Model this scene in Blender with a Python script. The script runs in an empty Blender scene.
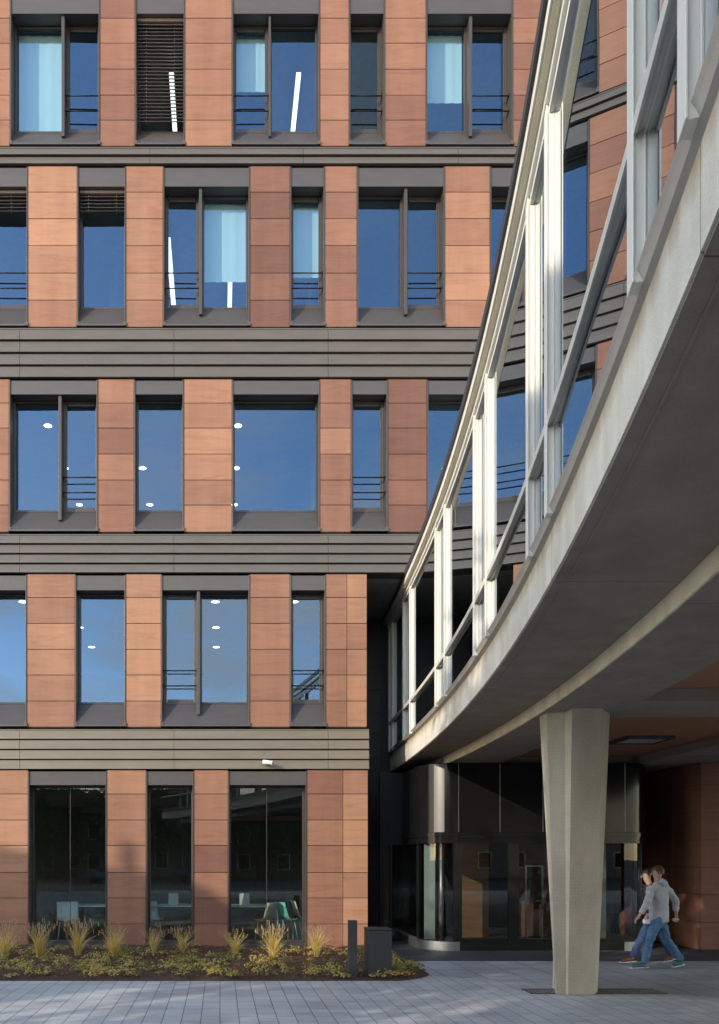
import bpy, bmesh, math, random
from mathutils import Vector, Matrix
random.seed(7)
PI = math.pi
S = bpy.context.scene
COL = S.collection

# ------------------------------------------------------------------ helpers
class MB:
    """collects polygons, linked as ONE mesh object"""
    def __init__(s): s.v = []; s.f = []; s.t = []; s.sm = []
    def poly(s, pts, t=0.5, smooth=False):
        n = len(s.v); s.v += [tuple(p) for p in pts]
        s.f.append(tuple(range(n, n + len(pts)))); s.t.append(t); s.sm.append(smooth); return s
    def grid(s, rows, closed=False, t=0.5, smooth=True, caps=False):
        n0 = len(s.v); m = len(rows[0])
        for r in rows: s.v += [tuple(p) for p in r]
        for i in range(len(rows) - 1):
            for j in range(m if closed else m - 1):
                a = n0 + i * m + j; b = n0 + i * m + (j + 1) % m
                s.f.append((a, b, b + m, a + m)); s.t.append(t); s.sm.append(smooth)
        if caps:
            s.f.append(tuple(n0 + j for j in range(m))[::-1]); s.t.append(t); s.sm.append(False)
            s.f.append(tuple(n0 + (len(rows) - 1) * m + j for j in range(m))); s.t.append(t); s.sm.append(False)
        return s
    def box(s, x0, x1, y0, y1, z0, z1, t=0.5):
        if x0 > x1: x0, x1 = x1, x0
        if y0 > y1: y0, y1 = y1, y0
        if z0 > z1: z0, z1 = z1, z0
        n = len(s.v)
        s.v += [(x0,y0,z0),(x1,y0,z0),(x1,y1,z0),(x0,y1,z0),(x0,y0,z1),(x1,y0,z1),(x1,y1,z1),(x0,y1,z1)]
        for f in ((0,3,2,1),(4,5,6,7),(0,1,5,4),(1,2,6,5),(2,3,7,6),(3,0,4,7)):
            s.f.append(tuple(n + i for i in f)); s.t.append(t); s.sm.append(False)
        return s
    def tube(s, p, q, r, n=8, r2=None, t=0.5, caps=True):
        p = Vector(p); q = Vector(q); d = (q - p).normalized()
        u = d.orthogonal().normalized(); w = d.cross(u); r2 = r if r2 is None else r2
        rows = [[c + (u * math.cos(2*PI*k/n) + w * math.sin(2*PI*k/n)) * rr for k in range(n)] for c, rr in ((p, r), (q, r2))]
        return s.grid(rows, closed=True, t=t, caps=caps)
    def prismx(s, prof, x0, x1, t=0.5):      # profile in (y,z) swept along x
        return s.grid([[(x, y, z) for y, z in prof] for x in (x0, x1)], closed=True, smooth=False, t=t, caps=True)
    def prismz(s, plan, z0, z1, t=0.5, smooth=False):
        return s.grid([[(x, y, z) for x, y in plan] for z in (z0, z1)], closed=True, smooth=smooth, t=t, caps=True)
    def sweep(s, prof, ys, xf, smooth=True): # profile of (dx,z) swept along the curved line xf(y); dx may be a function of y
        rows = [[(xf(y) + (dx(y) if callable(dx) else dx), y, z) for dx, z in prof] for y in ys]
        # duplicate rows per profile edge so that profile corners stay sharp
        m = len(prof)
        for j in range(m):
            k = (j + 1) % m
            s.grid([[r[j], r[k]] for r in rows], smooth=smooth)
        s.poly(rows[0][::-1]); s.poly(rows[-1]); return s
    def build(s, name, mat, parent=None, loc=None, bevel=0):
        me = bpy.data.meshes.new(name); me.from_pydata(s.v, [], s.f)
        me.polygons.foreach_set('use_smooth', s.sm)
        a = me.attributes.new('tint', 'FLOAT', 'FACE'); a.data.foreach_set('value', s.t)
        bm = bmesh.new(); bm.from_mesh(me); bmesh.ops.recalc_face_normals(bm, faces=bm.faces); bm.to_mesh(me); bm.free()
        if mat: me.materials.append(mat)
        o = bpy.data.objects.new(name, me); COL.objects.link(o)
        if parent: o.parent = parent
        if loc: o.location = loc
        if bevel:
            b = o.modifiers.new('bevel', 'BEVEL'); b.width = bevel; b.segments = 2; b.limit_method = 'ANGLE'
        return o

def tag(o, label=None, cat=None, group=None, kind=None):
    if label: o['label'] = label
    if cat: o['category'] = cat
    if group: o['group'] = group
    if kind: o['kind'] = kind
    return o
def empty(name, label, cat, group=None, loc=(0,0,0), rz=0):
    o = bpy.data.objects.new(name, None); COL.objects.link(o); o.location = loc; o.rotation_euler = (0,0,rz)
    o.empty_display_size = .2
    return tag(o, label, cat, group)
def dup(o, parent=None, **kw):
    c = o.copy(); COL.objects.link(c)
    if parent: c.parent = parent
    for ch in o.children: dup(ch, c)
    return c

# ------------------------------------------------------------------ materials
def nt(name):
    m = bpy.data.materials.new(name); m.use_nodes = True; t = m.node_tree; t.nodes.clear()
    out = t.nodes.new('ShaderNodeOutputMaterial'); return m, t, out
def N(t, typ, **kw):
    n = t.nodes.new(typ)
    for k, v in kw.items():
        if k in n.inputs.keys(): n.inputs[k].default_value = v
        else: setattr(n, k, v)
    return n
def ramp(t, fac, stops):
    r = t.nodes.new('ShaderNodeValToRGB'); e = r.color_ramp.elements
    while len(e) < len(stops): e.new(.5)
    for i, (p, c) in enumerate(stops): e[i].position = p; e[i].color = (*c, 1)
    t.links.new(fac, r.inputs[0]); return r.outputs[0]
def coords(t, scale=(1,1,1), rot=(0,0,0)):
    tc = t.nodes.new('ShaderNodeTexCoord'); mp = t.nodes.new('ShaderNodeMapping')
    mp.inputs['Scale'].default_value = scale; mp.inputs['Rotation'].default_value = rot
    t.links.new(tc.outputs['Object'], mp.inputs[0]); return mp.outputs[0]
def noise(t, vec, scale, detail=5, rough=.55, dist=0):
    n = N(t, 'ShaderNodeTexNoise', Scale=scale, Detail=detail, Roughness=rough, Distortion=dist)
    t.links.new(vec, n.inputs['Vector']); return n.outputs['Fac']
def mixc(t, fac, a, b, mode='MIX'):
    n = t.nodes.new('ShaderNodeMix'); n.data_type = 'RGBA'; n.blend_type = mode
    for s_, v in ((0, fac), (6, a), (7, b)):
        if hasattr(v, 'links'): t.links.new(v, n.inputs[s_])
        else: n.inputs[s_].default_value = v if s_ == 0 else (*v, 1)
    return n.outputs[2]
def mathn(t, op, a, b=0, clamp=False):
    n = t.nodes.new('ShaderNodeMath'); n.operation = op; n.use_clamp = clamp
    for i, v in enumerate((a, b)):
        if hasattr(v, 'links'): t.links.new(v, n.inputs[i])
        else: n.inputs[i].default_value = v
    return n.outputs[0]
def finish(t, out, col, rough=.7, metal=0, bump=None, bs=.3, bd=.01, spec=.5):
    p = t.nodes.new('ShaderNodeBsdfPrincipled')
    for k, v in (('Base Color', col), ('Roughness', rough), ('Metallic', metal), ('Specular IOR Level', spec)):
        if hasattr(v, 'links'): t.links.new(v, p.inputs[k])
        else: p.inputs[k].default_value = (*v, 1) if isinstance(v, tuple) else v
    if bump is not None:
        b = N(t, 'ShaderNodeBump', Strength=bs, Distance=bd); t.links.new(bump, b.inputs['Height']); t.links.new(b.outputs[0], p.inputs['Normal'])
    t.links.new(p.outputs[0], out.inputs[0]); return p
def basic(name, col, rough=.6, metal=0, var=.15, scale=6, bs=.15, spec=.5, stretch=(1,1,1)):
    m, t, out = nt(name); v = coords(t, stretch); n = noise(t, v, scale); n2 = noise(t, v, scale * 9)
    c = ramp(t, n, [(.3, tuple(x*(1-var) for x in col)), (.7, tuple(min(1, x*(1+var)) for x in col))])
    r = mathn(t, 'ADD', mathn(t, 'MULTIPLY', n2, .25), rough - .12, True)
    finish(t, out, c, r, metal, n2, bs, .004, spec); return m

def stone_mat():
    m, t, out = nt('red_sandstone')
    at = N(t, 'ShaderNodeAttribute', attribute_name='tint')
    base = ramp(t, at.outputs['Fac'], [(0, (.155,.075,.054)), (.25, (.21,.10,.070)), (.5, (.27,.132,.085)), (.75, (.325,.166,.103)), (1, (.40,.208,.122))])
    tc = t.nodes.new('ShaderNodeTexCoord'); ofs = t.nodes.new('ShaderNodeVectorMath'); ofs.operation = 'MULTIPLY_ADD'
    mp = t.nodes.new('ShaderNodeMapping'); mp.inputs['Scale'].default_value = (.9, 1, 6.5); mp.inputs['Rotation'].default_value = (0, .10, 0)
    cmb = t.nodes.new('ShaderNodeCombineXYZ')
    for i in range(3): t.links.new(at.outputs['Fac'], cmb.inputs[i])
    t.links.new(cmb.outputs[0], ofs.inputs[0]); ofs.inputs[1].default_value = (91, 47, 63); t.links.new(tc.outputs['Object'], ofs.inputs[2])
    t.links.new(ofs.outputs[0], mp.inputs[0])
    w = noise(t, mp.outputs[0], 1.3, 6, .6, 1.2)
    c = mixc(t, 1, base, ramp(t, w, [(.25, (.82,.78,.76)), (.5, (1,1,1)), (.75, (1.10,1.09,1.06))]), 'MULTIPLY')
    dn = noise(t, coords(t, (2.2, 2.2, .22)), 1.0, 5, .6)
    c = mixc(t, 1, c, ramp(t, dn, [(.3, (.86,.85,.85)), (.6, (1.04,1.04,1.04))]), 'MULTIPLY')
    g = noise(t, tc.outputs['Object'], 90, 3)
    c = mixc(t, 1, c, ramp(t, g, [(.3, (.93,.93,.93)), (.7, (1.05,1.05,1.05))]), 'MULTIPLY')
    finish(t, out, c, .78, 0, g, .12, .003, .25); return m

def concrete(name, col, stain=.25, grid=0, bs=.35, zstain=None):
    m, t, out = nt(name); v = coords(t)
    a = noise(t, v, .9, 6, .65, .4); b = noise(t, coords(t, (1, 1, .25)), 3.2, 5); f = noise(t, v, 130, 3)
    c = ramp(t, a, [(.28, tuple(x*(1-stain) for x in col)), (.72, tuple(x*(1+stain*.5) for x in col))])
    c = mixc(t, 1, c, ramp(t, b, [(.3, (.86,.84,.8)), (.65, (1.04,1.04,1.04))]), 'MULTIPLY')
    c = mixc(t, 1, c, ramp(t, f, [(.3, (.86,.86,.86)), (.7, (1.1,1.1,1.1))]), 'MULTIPLY')
    if zstain:
        sp = t.nodes.new('ShaderNodeSeparateXYZ'); tcs = t.nodes.new('ShaderNodeTexCoord'); t.links.new(tcs.outputs['Object'], sp.inputs[0])
        wv = noise(t, coords(t, (1, 5, .3)), 1.6, 4); zz = mathn(t, 'ADD', sp.outputs[2], mathn(t, 'MULTIPLY', mathn(t, 'SUBTRACT', wv, .5), .22))
        mr = t.nodes.new('ShaderNodeMapRange'); t.links.new(zz, mr.inputs[0]); mr.inputs[1].default_value = zstain - .16; mr.inputs[2].default_value = zstain
        c = mixc(t, mr.outputs[0], c, mixc(t, 1, c, (.62,.50,.34), 'MULTIPLY'))
        jn = N(t, 'ShaderNodeMath'); jn.operation = 'PINGPONG'; t.links.new(sp.outputs[1], jn.inputs[0]); jn.inputs[1].default_value = 1.65
        jl = N(t, 'ShaderNodeMath'); jl.operation = 'LESS_THAN'; t.links.new(jn.outputs[0], jl.inputs[0]); jl.inputs[1].default_value = .005
        c = mixc(t, jl.outputs[0], c, mixc(t, 1, c, (.45,.43,.4), 'MULTIPLY'))
    h = f
    if grid:
        w = N(t, 'ShaderNodeTexBrick', Scale=1.0); w.offset = 0
        w.inputs['Brick Width'].default_value = grid; w.inputs['Row Height'].default_value = grid; w.inputs['Mortar Size'].default_value = grid*.14; w.inputs['Mortar Smooth'].default_value = .5
        w.inputs['Color1'].default_value = (1,1,1,1); w.inputs['Color2'].default_value = (.95,.95,.95,1); w.inputs['Mortar'].default_value = (.92,.92,.91,1)
        t.links.new(coords(t, (1,1,1), (PI/2, 0, 0)), w.inputs[0])
        c = mixc(t, 1, c, w.outputs['Color'], 'MULTIPLY')
        h = mathn(t, 'SUBTRACT', f, mathn(t, 'MULTIPLY', w.outputs['Fac'], .8))
    finish(t, out, c, .85, 0, h, bs, .004, .2); return m

def glass_mat(name, tint, refl, gloss_fac, wob=.0, iorboost=1.0, rough=0.0):
    m, t, out = nt(name)
    tr = N(t, 'ShaderNodeBsdfTransparent', Color=(*tint, 1)); gl = N(t, 'ShaderNodeBsdfGlossy', Color=(*refl, 1), Roughness=rough)
    fr = N(t, 'ShaderNodeFresnel', IOR=1.5); ge = t.nodes.new('ShaderNodeNewGeometry')   # thin sheet: the same from both sides
    t.links.new(mathn(t, 'SUBTRACT', 1.5, mathn(t, 'MULTIPLY', ge.outputs['Backfacing'], 1.5 - 1/1.5)), fr.inputs['IOR'])
    fac = mathn(t, 'ADD', mathn(t, 'MULTIPLY', fr.outputs[0], iorboost), gloss_fac, True)
    if wob:
        h = noise(t, coords(t), .8, 1); b = N(t, 'ShaderNodeBump', Strength=wob, Distance=.01); t.links.new(h, b.inputs['Height']); t.links.new(b.outputs[0], gl.inputs['Normal'])
    mx = t.nodes.new('ShaderNodeMixShader'); t.links.new(fac, mx.inputs[0]); t.links.new(tr.outputs[0], mx.inputs[1]); t.links.new(gl.outputs[0], mx.inputs[2])
    t.links.new(mx.outputs[0], out.inputs[0]); return m

def emit(name, col, st):
    m, t, out = nt(name); e = N(t, 'ShaderNodeEmission', Color=(*col, 1), Strength=st); t.links.new(e.outputs[0], out.inputs[0]); return m

def paver_mat(name, c1, c2, mortar, w, h, ms, rot=PI/2, bs=.4):
    m, t, out = nt(name)
    b = N(t, 'ShaderNodeTexBrick', Scale=1.0); b.offset = .37; b.offset_frequency = 2
    b.inputs['Brick Width'].default_value = h; b.inputs['Row Height'].default_value = w
    b.inputs['Mortar Size'].default_value = ms; b.inputs['Mortar Smooth'].default_value = .15; b.inputs['Bias'].default_value = 0
    b.inputs['Color1'].default_value = (*c1, 1); b.inputs['Color2'].default_value = (*c2, 1); b.inputs['Mortar'].default_value = (*mortar, 1)
    v = coords(t, (1,1,1), (0, 0, rot)); t.links.new(v, b.inputs[0])
    v2 = coords(t); n = noise(t, v2, .45, 6, .6, .5); n2 = noise(t, v2, 60, 4)
    n3 = noise(t, coords(t, (.35, 1.6, 1), (0,0,-.25)), 1.1, 4, .6)
    c = mixc(t, 1, b.outputs['Color'], ramp(t, n, [(.3, (.78,.78,.8)), (.7, (1.12,1.12,1.1))]), 'MULTIPLY')
    c = mixc(t, 1, c, ramp(t, n3, [(.35, (.84,.84,.86)), (.65, (1.1,1.1,1.08))]), 'MULTIPLY')
    c = mixc(t, 1, c, ramp(t, n2, [(.3, (.88,.88,.88)), (.7, (1.08,1.08,1.08))]), 'MULTIPLY')
    hh = mathn(t, 'SUBTRACT', mathn(t, 'MULTIPLY', n2, .25), b.outputs['Fac'])
    r = ramp(t, n, [(.3, (.5,.5,.5)), (.7, (.75,.75,.75))])
    finish(t, out, c, r, 0, hh, bs, .006, .4); return m

def leaf_mat(name, stops, rough=.55):
    m, t, out = nt(name)
    at = N(t, 'ShaderNodeAttribute', attribute_name='tint'); c = ramp(t, at.outputs['Fac'], stops)
    d = N(t, 'ShaderNodeBsdfPrincipled', Roughness=rough); t.links.new(c, d.inputs['Base Color'])
    tl = N(t, 'ShaderNodeBsdfTranslucent'); t.links.new(c, tl.inputs[0])
    mx = N(t, 'ShaderNodeMixShader'); mx.inputs[0].default_value = .35
    t.links.new(d.outputs[0], mx.inputs[1]); t.links.new(tl.outputs[0], mx.inputs[2]); t.links.new(mx.outputs[0], out.inputs[0]); return m

M = dict(
    stone=stone_mat(),
    backing=basic('joint_dark', (.035,.025,.022), .8),
    metal=basic('anodised_umber', (.088,.075,.068), .42, .25, .07, 2, .03, .5, (1,1,4)),
    bandlow=basic('band_bronze', (.18,.145,.10), .45, .25, .08, 1.4, .03, .5, (1,1,5)),
    band=basic('band_aluminium', (.125,.103,.083), .45, .25, .08, 1.4, .03, .5, (1,1,5)),
    frame=basic('window_frame_grey', (.07,.058,.05), .42, .3, .05),
    darkgap=basic('dark_recess', (.015,.014,.014), .8),
    black=basic('black_lacquer', (.008,.008,.008), .12, .0, .1, 3, .004, .2),
    blackmat=basic('black_frame', (.010,.010,.010), .45, .0, .1, 3, .02, .25),
    steel=basic('satin_steel', (.32,.315,.30), .42, .9, .08, 8, .05, .5, (1,1,.2)),
    slate=basic('dark_slate', (.03,.03,.034), .5, 0, .2, 1.5, .05, .3),
    slategap=basic('slate_joint', (.008,.008,.008), .9),
    fascia=concrete('bridge_concrete', (.74,.68,.57), .2, 0, .25, 4.43),
    ringc_lit=concrete('ring_concrete_bounce_lit', (.90,.80,.60), .12, 0, .2),  # near-white cream: bounced sunlight on the lower slab edge put into the colour
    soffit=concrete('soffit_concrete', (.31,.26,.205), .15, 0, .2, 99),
    column=concrete('column_concrete', (.58,.515,.41), .15, .045, .4),
    brown=basic('soffit_panel_brown', (.36,.17,.085), .5, 0, .1, 1),
    white=basic('cream_paint', (.80,.77,.68), .42, 0, .02, 1.5, .0),
    sillmetal=basic('sill_aluminium', (.50,.47,.41), .4, .35, .08, 3, .03),
    perf=basic('perforated_beige', (.78,.70,.50), .55, .0, .12, 60, .2),
    transom=basic('transom_aluminium', (.74,.70,.60), .42, .15, .08, 3, .03),
    glass=glass_mat('window_glass', (.70,.86,.88), (.46,.70,1.04), .12, .035, 1.0),
    glass0=glass_mat('ground_floor_glass', (.74,.80,.76), (.8,.9,.9), .03, .03, .9),
    bglass=glass_mat('bridge_glass', (.42,.44,.45), (.88,.94,1.0), .40, .10, 1.0),
    dglass=glass_mat('door_glass', (.6,.62,.6), (.85,.85,.82), .02, 0, .9),
    wall=basic('interior_wall', (.14,.13,.125), .8), ceil=basic('interior_ceiling', (.22,.22,.21), .8), floor=basic('interior_floor', (.12,.11,.10), .5),
    curtain=basic('roller_blind', (.50,.56,.55), .8, 0, .04, .6, 0, .5, (6,1,1)), slat=basic('blind_slat', (.22,.17,.145), .45, .2, .05),
    lamp=emit('office_lamp', (1,.97,.92), 2.4), lamp2=emit('downlight', (1,.97,.92), 7.0), lamp3=emit('cafe_downlight', (1,.85,.65), 5), lobby=emit('lobby_fill_light', (1,.72,.45), 3.2),
    diffuser=basic('lamp_diffuser', (.45,.47,.36), .3),
    lobby_brown=basic('lobby_brown_panel', (.22,.115,.06), .5, 0, .25, 2, .05, .5, (1,1,6)),
    highlightmetal=basic('corner_highlight_metal', (.10,.097,.09), .36, .9, .05, 3, .0),
    opal=basic('opal_panel', (.42,.50,.46), .35, 0, .06),
    mulch=basic('bark_mulch', (.07,.035,.02), .9, 0, .6, 14, 1.0),
    soil=basic('soil', (.05,.035,.025), .9, 0, .5, 12, 1.0),
    anthra=basic('anthracite_steel', (.045,.045,.048), .5, .2, .1, 4, .05),
    pavers=paver_mat('grey_concrete_pavers', (.46,.455,.45), (.53,.525,.51), (.17,.17,.175), .226, .48, .006),
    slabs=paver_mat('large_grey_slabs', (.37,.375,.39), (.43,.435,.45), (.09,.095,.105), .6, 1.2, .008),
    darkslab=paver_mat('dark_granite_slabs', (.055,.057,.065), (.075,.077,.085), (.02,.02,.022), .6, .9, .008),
    grate=basic('grating_steel', (.24,.24,.24), .5, .3),
    asphalt=basic('asphalt', (.05,.05,.052), .85, 0, .2, 3, .4),
    cover=leaf_mat('ground_cover_leaf', [(0, (.09,.09,.02)), (.4, (.24,.22,.05)), (.75, (.52,.45,.10)), (1, (.50,.28,.08))]),
    litter=leaf_mat('dry_leaf', [(0, (.05,.02,.012)), (.5, (.15,.06,.03)), (1, (.30,.15,.06))]),
    grass=leaf_mat('straw_grass', [(0, (.34,.29,.06)), (.5, (.70,.52,.14)), (1, (.85,.66,.30))]),
    seed=leaf_mat('seed_head', [(0, (.30,.18,.10)), (1, (.55,.38,.24))]),
    foliage=leaf_mat('tree_leaf', [(0, (.02,.04,.012)), (.6, (.06,.09,.025)), (1, (.14,.13,.03))]),
    bark=basic('bark', (.08,.06,.045), .9, 0, .4, 8, .8),
    skin=basic('skin', (.50,.30,.21), .55, 0, .05), hair=basic('brown_hair', (.10,.05,.025), .6, 0, .4, 40, .5), hair2=basic('dark_hair', (.02,.015,.012), .6),
    hoodie=basic('grey_jersey', (.50,.51,.55), .9, 0, .12, 8, .6), jeans=basic('blue_denim', (.09,.19,.34), .9, 0, .25, 9, .5), shoe=basic('green_canvas', (.06,.16,.14), .7), sole=basic('white_rubber', (.7,.72,.7), .6),
    jacket=basic('black_jacket', (.02,.02,.025), .7, 0, .1, 5, .4), jeans2=basic('navy_denim', (.03,.06,.14), .9, 0, .2, 8, .5), shoe2=basic('brown_leather', (.16,.06,.03), .5), paper=basic('crumpled_paper', (.75,.72,.72), .7),
    teal=basic('teal_plastic', (.16,.50,.42), .4), cream=basic('cream_plastic', (.6,.55,.42), .5), tabletop=basic('table_laminate', (.55,.62,.58), .4),
    render=basic('white_render', (.22,.215,.2), .8), rooftile=basic('roof_tile', (.16,.07,.05), .8), yellowwall=basic('ochre_render', (.13,.105,.07), .8),
    car=basic('car_paint', (.10,.16,.28), .25, .3), tyre=basic('tyre', (.02,.02,.02), .8),
)

# ------------------------------------------------------------------ the setting: ground
FY = 16.667
def FX(x): return (x - 220) / 48
def FZ(y): return 1.9 + (858 - y) / 48
def at(x, Y): return (x - 220) * Y / 800
def zat(y, Y): return 1.9 + (858 - y) * Y / 800

tag(MB().box(-600, 600, -600, 600, -.5, -.02).build('ground', M['asphalt']), kind='structure')
tag(MB().box(-40, 40, -14, 26, -.3, 0).build('pavement', M['pavers']), kind='structure')
# darker, larger slabs under the building
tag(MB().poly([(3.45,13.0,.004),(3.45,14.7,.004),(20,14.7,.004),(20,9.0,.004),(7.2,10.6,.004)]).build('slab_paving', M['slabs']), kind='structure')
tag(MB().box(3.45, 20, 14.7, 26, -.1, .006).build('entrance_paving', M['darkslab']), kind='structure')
# planting bed : kerb-less mound of mulch
rows = []
nx, ny = 90, 34
def bed_right(y): 
    u = (y - 12.36) / 4.3
    return 3.42 - .62 * max(0, 1 - u / .18) ** 2 if u >= 0 else 2.8
for i in range(ny + 1):
    y = 12.36 + 4.29 * i / ny
    r = []
    for j in range(nx + 1):
        x = -13 + (bed_right(y) + 13) * j / nx
        e = min(1, i / 3, (nx - j) / 2.0)
        r.append((x, y, .006 + e * (.05 + .035 * math.sin(x * 3.1 + y) * math.sin(y * 2.3 + x * .7) + random.uniform(0, .03))))
    rows.append(r)
tag(MB().grid(rows).build('planting_bed', M['mulch']), kind='structure')

# gravel / grating at the column foot
g = MB()
for (cx, cy, w, d) in ((5.3, 11.36, 1.9, .4),):
    for i in range(38):
        x = cx - w/2 + w * i / 38
        g.box(x, x + .02, cy - d/2, cy + d/2, .004, .014)
    for k in range(3): g.box(cx - w/2, cx + w/2, cy - d/2 + k * (d - .03) / 2, cy - d/2 + .03 + k * (d - .03) / 2, .003, .016)
gr = g.build('drain_grating', M['grate']); tag(gr, 'dark slotted metal grating set flat in the paving around the column foot', 'grating')
sub = MB().box(5.3-.95, 5.3+.95, 11.36-.2, 11.36+.2, -.05, .009).build('drain_bed', M['soil'], gr)

# ------------------------------------------------------------------ office building
B = empty('office_building', 'large office building with red sandstone piers, grey metal bands and tall windows', 'building', loc=(0, FY, 0))
Bi = Matrix.Translation((0, -FY, 0))
def bpart(mb, name, mat, parent=B, bevel=0):
    if parent is B: mb.v = [(x, y - FY, z) for x, y, z in mb.v]
    else: mb.v = [(x, y - FY, z) for x, y, z in mb.v]
    return mb.build(name, mat, parent, bevel=bevel)

R4 = [-70, -43, -18, 18, 43, 69, 95, 120, 146]
R3 = [166, 192, 218.5, 245.5, 273, 300, 327]
R2 = [379, 403, 428, 454, 480, 505, 532]
R1 = [574, 597.5, 623.4, 649.3, 675, 701, 727]
R0 = [770, 794, 820, 845.5, 872.5, 898, 924, 950]
P4 = [(-310,-218),(-129,-93),(-43,10),(100,135),(185,232),(320,349),(385,426),(513,548),(598,645),(733,790)]
P3 = [(-310,-290),(-245,-205),(-165,-120),(-92,-60),(28,77),(126,163),(250,290),(325,357),(445,490),(530,575),(663,720)]
P2 = [(-310,-218),(-129,-93),(-43,9),(98,134),(184,232),(320,351),(388,427),(513,548),(598,645),(733,790)]
P1 = [(-310,-290),(-245,-205),(-165,-120),(-92,-60),(27,75),(126,161),(250,290),(326,347),(347,367)]
P0 = [(-310,-290),(-212,-170),(-90,-55),(-12,28),(107,146),(194,228),(307,343),(343,368)]
stone = MB(); back = MB()
def tintval(x):
    r = random.random()
    if 320 <= x <= 360 or (180 < x < 190): r = r * .75
    return min(1, max(0, r * .95 + random.uniform(-.05, .08)))
PT = {4: {10:.4, 100:.2, 185:.45, 320:.5, 385:.42, 513:.2}, 3: {28:.75, 126:.5, 250:.08, 325:.28, 445:.65}, 2: {-43:.5, 98:.45, 184:.65, 320:.35, 388:.12}, 1: {27:.78, 126:.88, 250:.72, 326:.58, 347:.8}, 0: {-12:.85, 107:.62, 194:.52, 307:.42, 343:.9}}
for fl_, rows_, piers in ((4, R4, P4), (3, R3, P3), (2, R2, P2), (1, R1, P1), (0, R0, P0)):
    for (a, b) in piers:
        stone = MB(); base_t = PT[fl_].get(a, .5)
        back.box(FX(a) + .004, FX(b) - .004, FY + .028, FY + .36, FZ(rows_[-1]) - .02, FZ(rows_[0]) + .02)
        for k in range(len(rows_) - 1):
            stone.box(FX(a) + .005, FX(b) - .005, FY + random.uniform(0, .003), FY + .034, FZ(rows_[k+1]) + .006, FZ(rows_[k]) - .006, min(1, max(0, base_t + random.gauss(0, .11))))
        bpart(stone, 'stone_cladding', M['stone'], bevel=.003)
bpart(back, 'wall_core', M['backing'])

# bands
def band(y0, y1, n, x1, name='metal_band', mt='band'):
    mb = MB(); z0, z1 = FZ(y1), FZ(y0); h = (z1 - z0) / n
    joints = [FX(v) for v in ([-290, -135, 20, 174, 328, 482, 636, 790] if y0 > 300 else [-320, -160, -8, 150, 303, 458, 612, 790])]
    xs = [j for j in joints if j < FX(x1) - .1] + [FX(x1)]
    for k in range(n):
        zt = z1 - k * h; zb = zt - h
        for a, b in zip(xs[:-1], xs[1:]):
            mb.prismx([(FY - .004, zt - .026), (FY - .040, zb + .035), (FY - .046, zb), (FY + .02, zb), (FY + .02, zt - .026)], a + .004, b - .004)
    mb.prismx([(FY + .018, z1), (FY - .015, z1 - .01), (FY-.015, z1 - .03), (FY + .018, z1 - .03)], xs[0], xs[-1])
    o = bpart(mb, name, M[mt])
    bk = MB().box(FX(-310), FX(x1) - .004, FY + .019, FY + .36, z0 + .002, z1 - .002)
    bk.v = [(x, y - FY, z) for x, y, z in bk.v]; bk.build('band_backing', M['darkgap'], o)
band(147, 165, 2, 790); band(328, 378, 4, 790); band(534, 573, 4, 790); band(729, 769, 4, 369, mt='bandlow')

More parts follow.
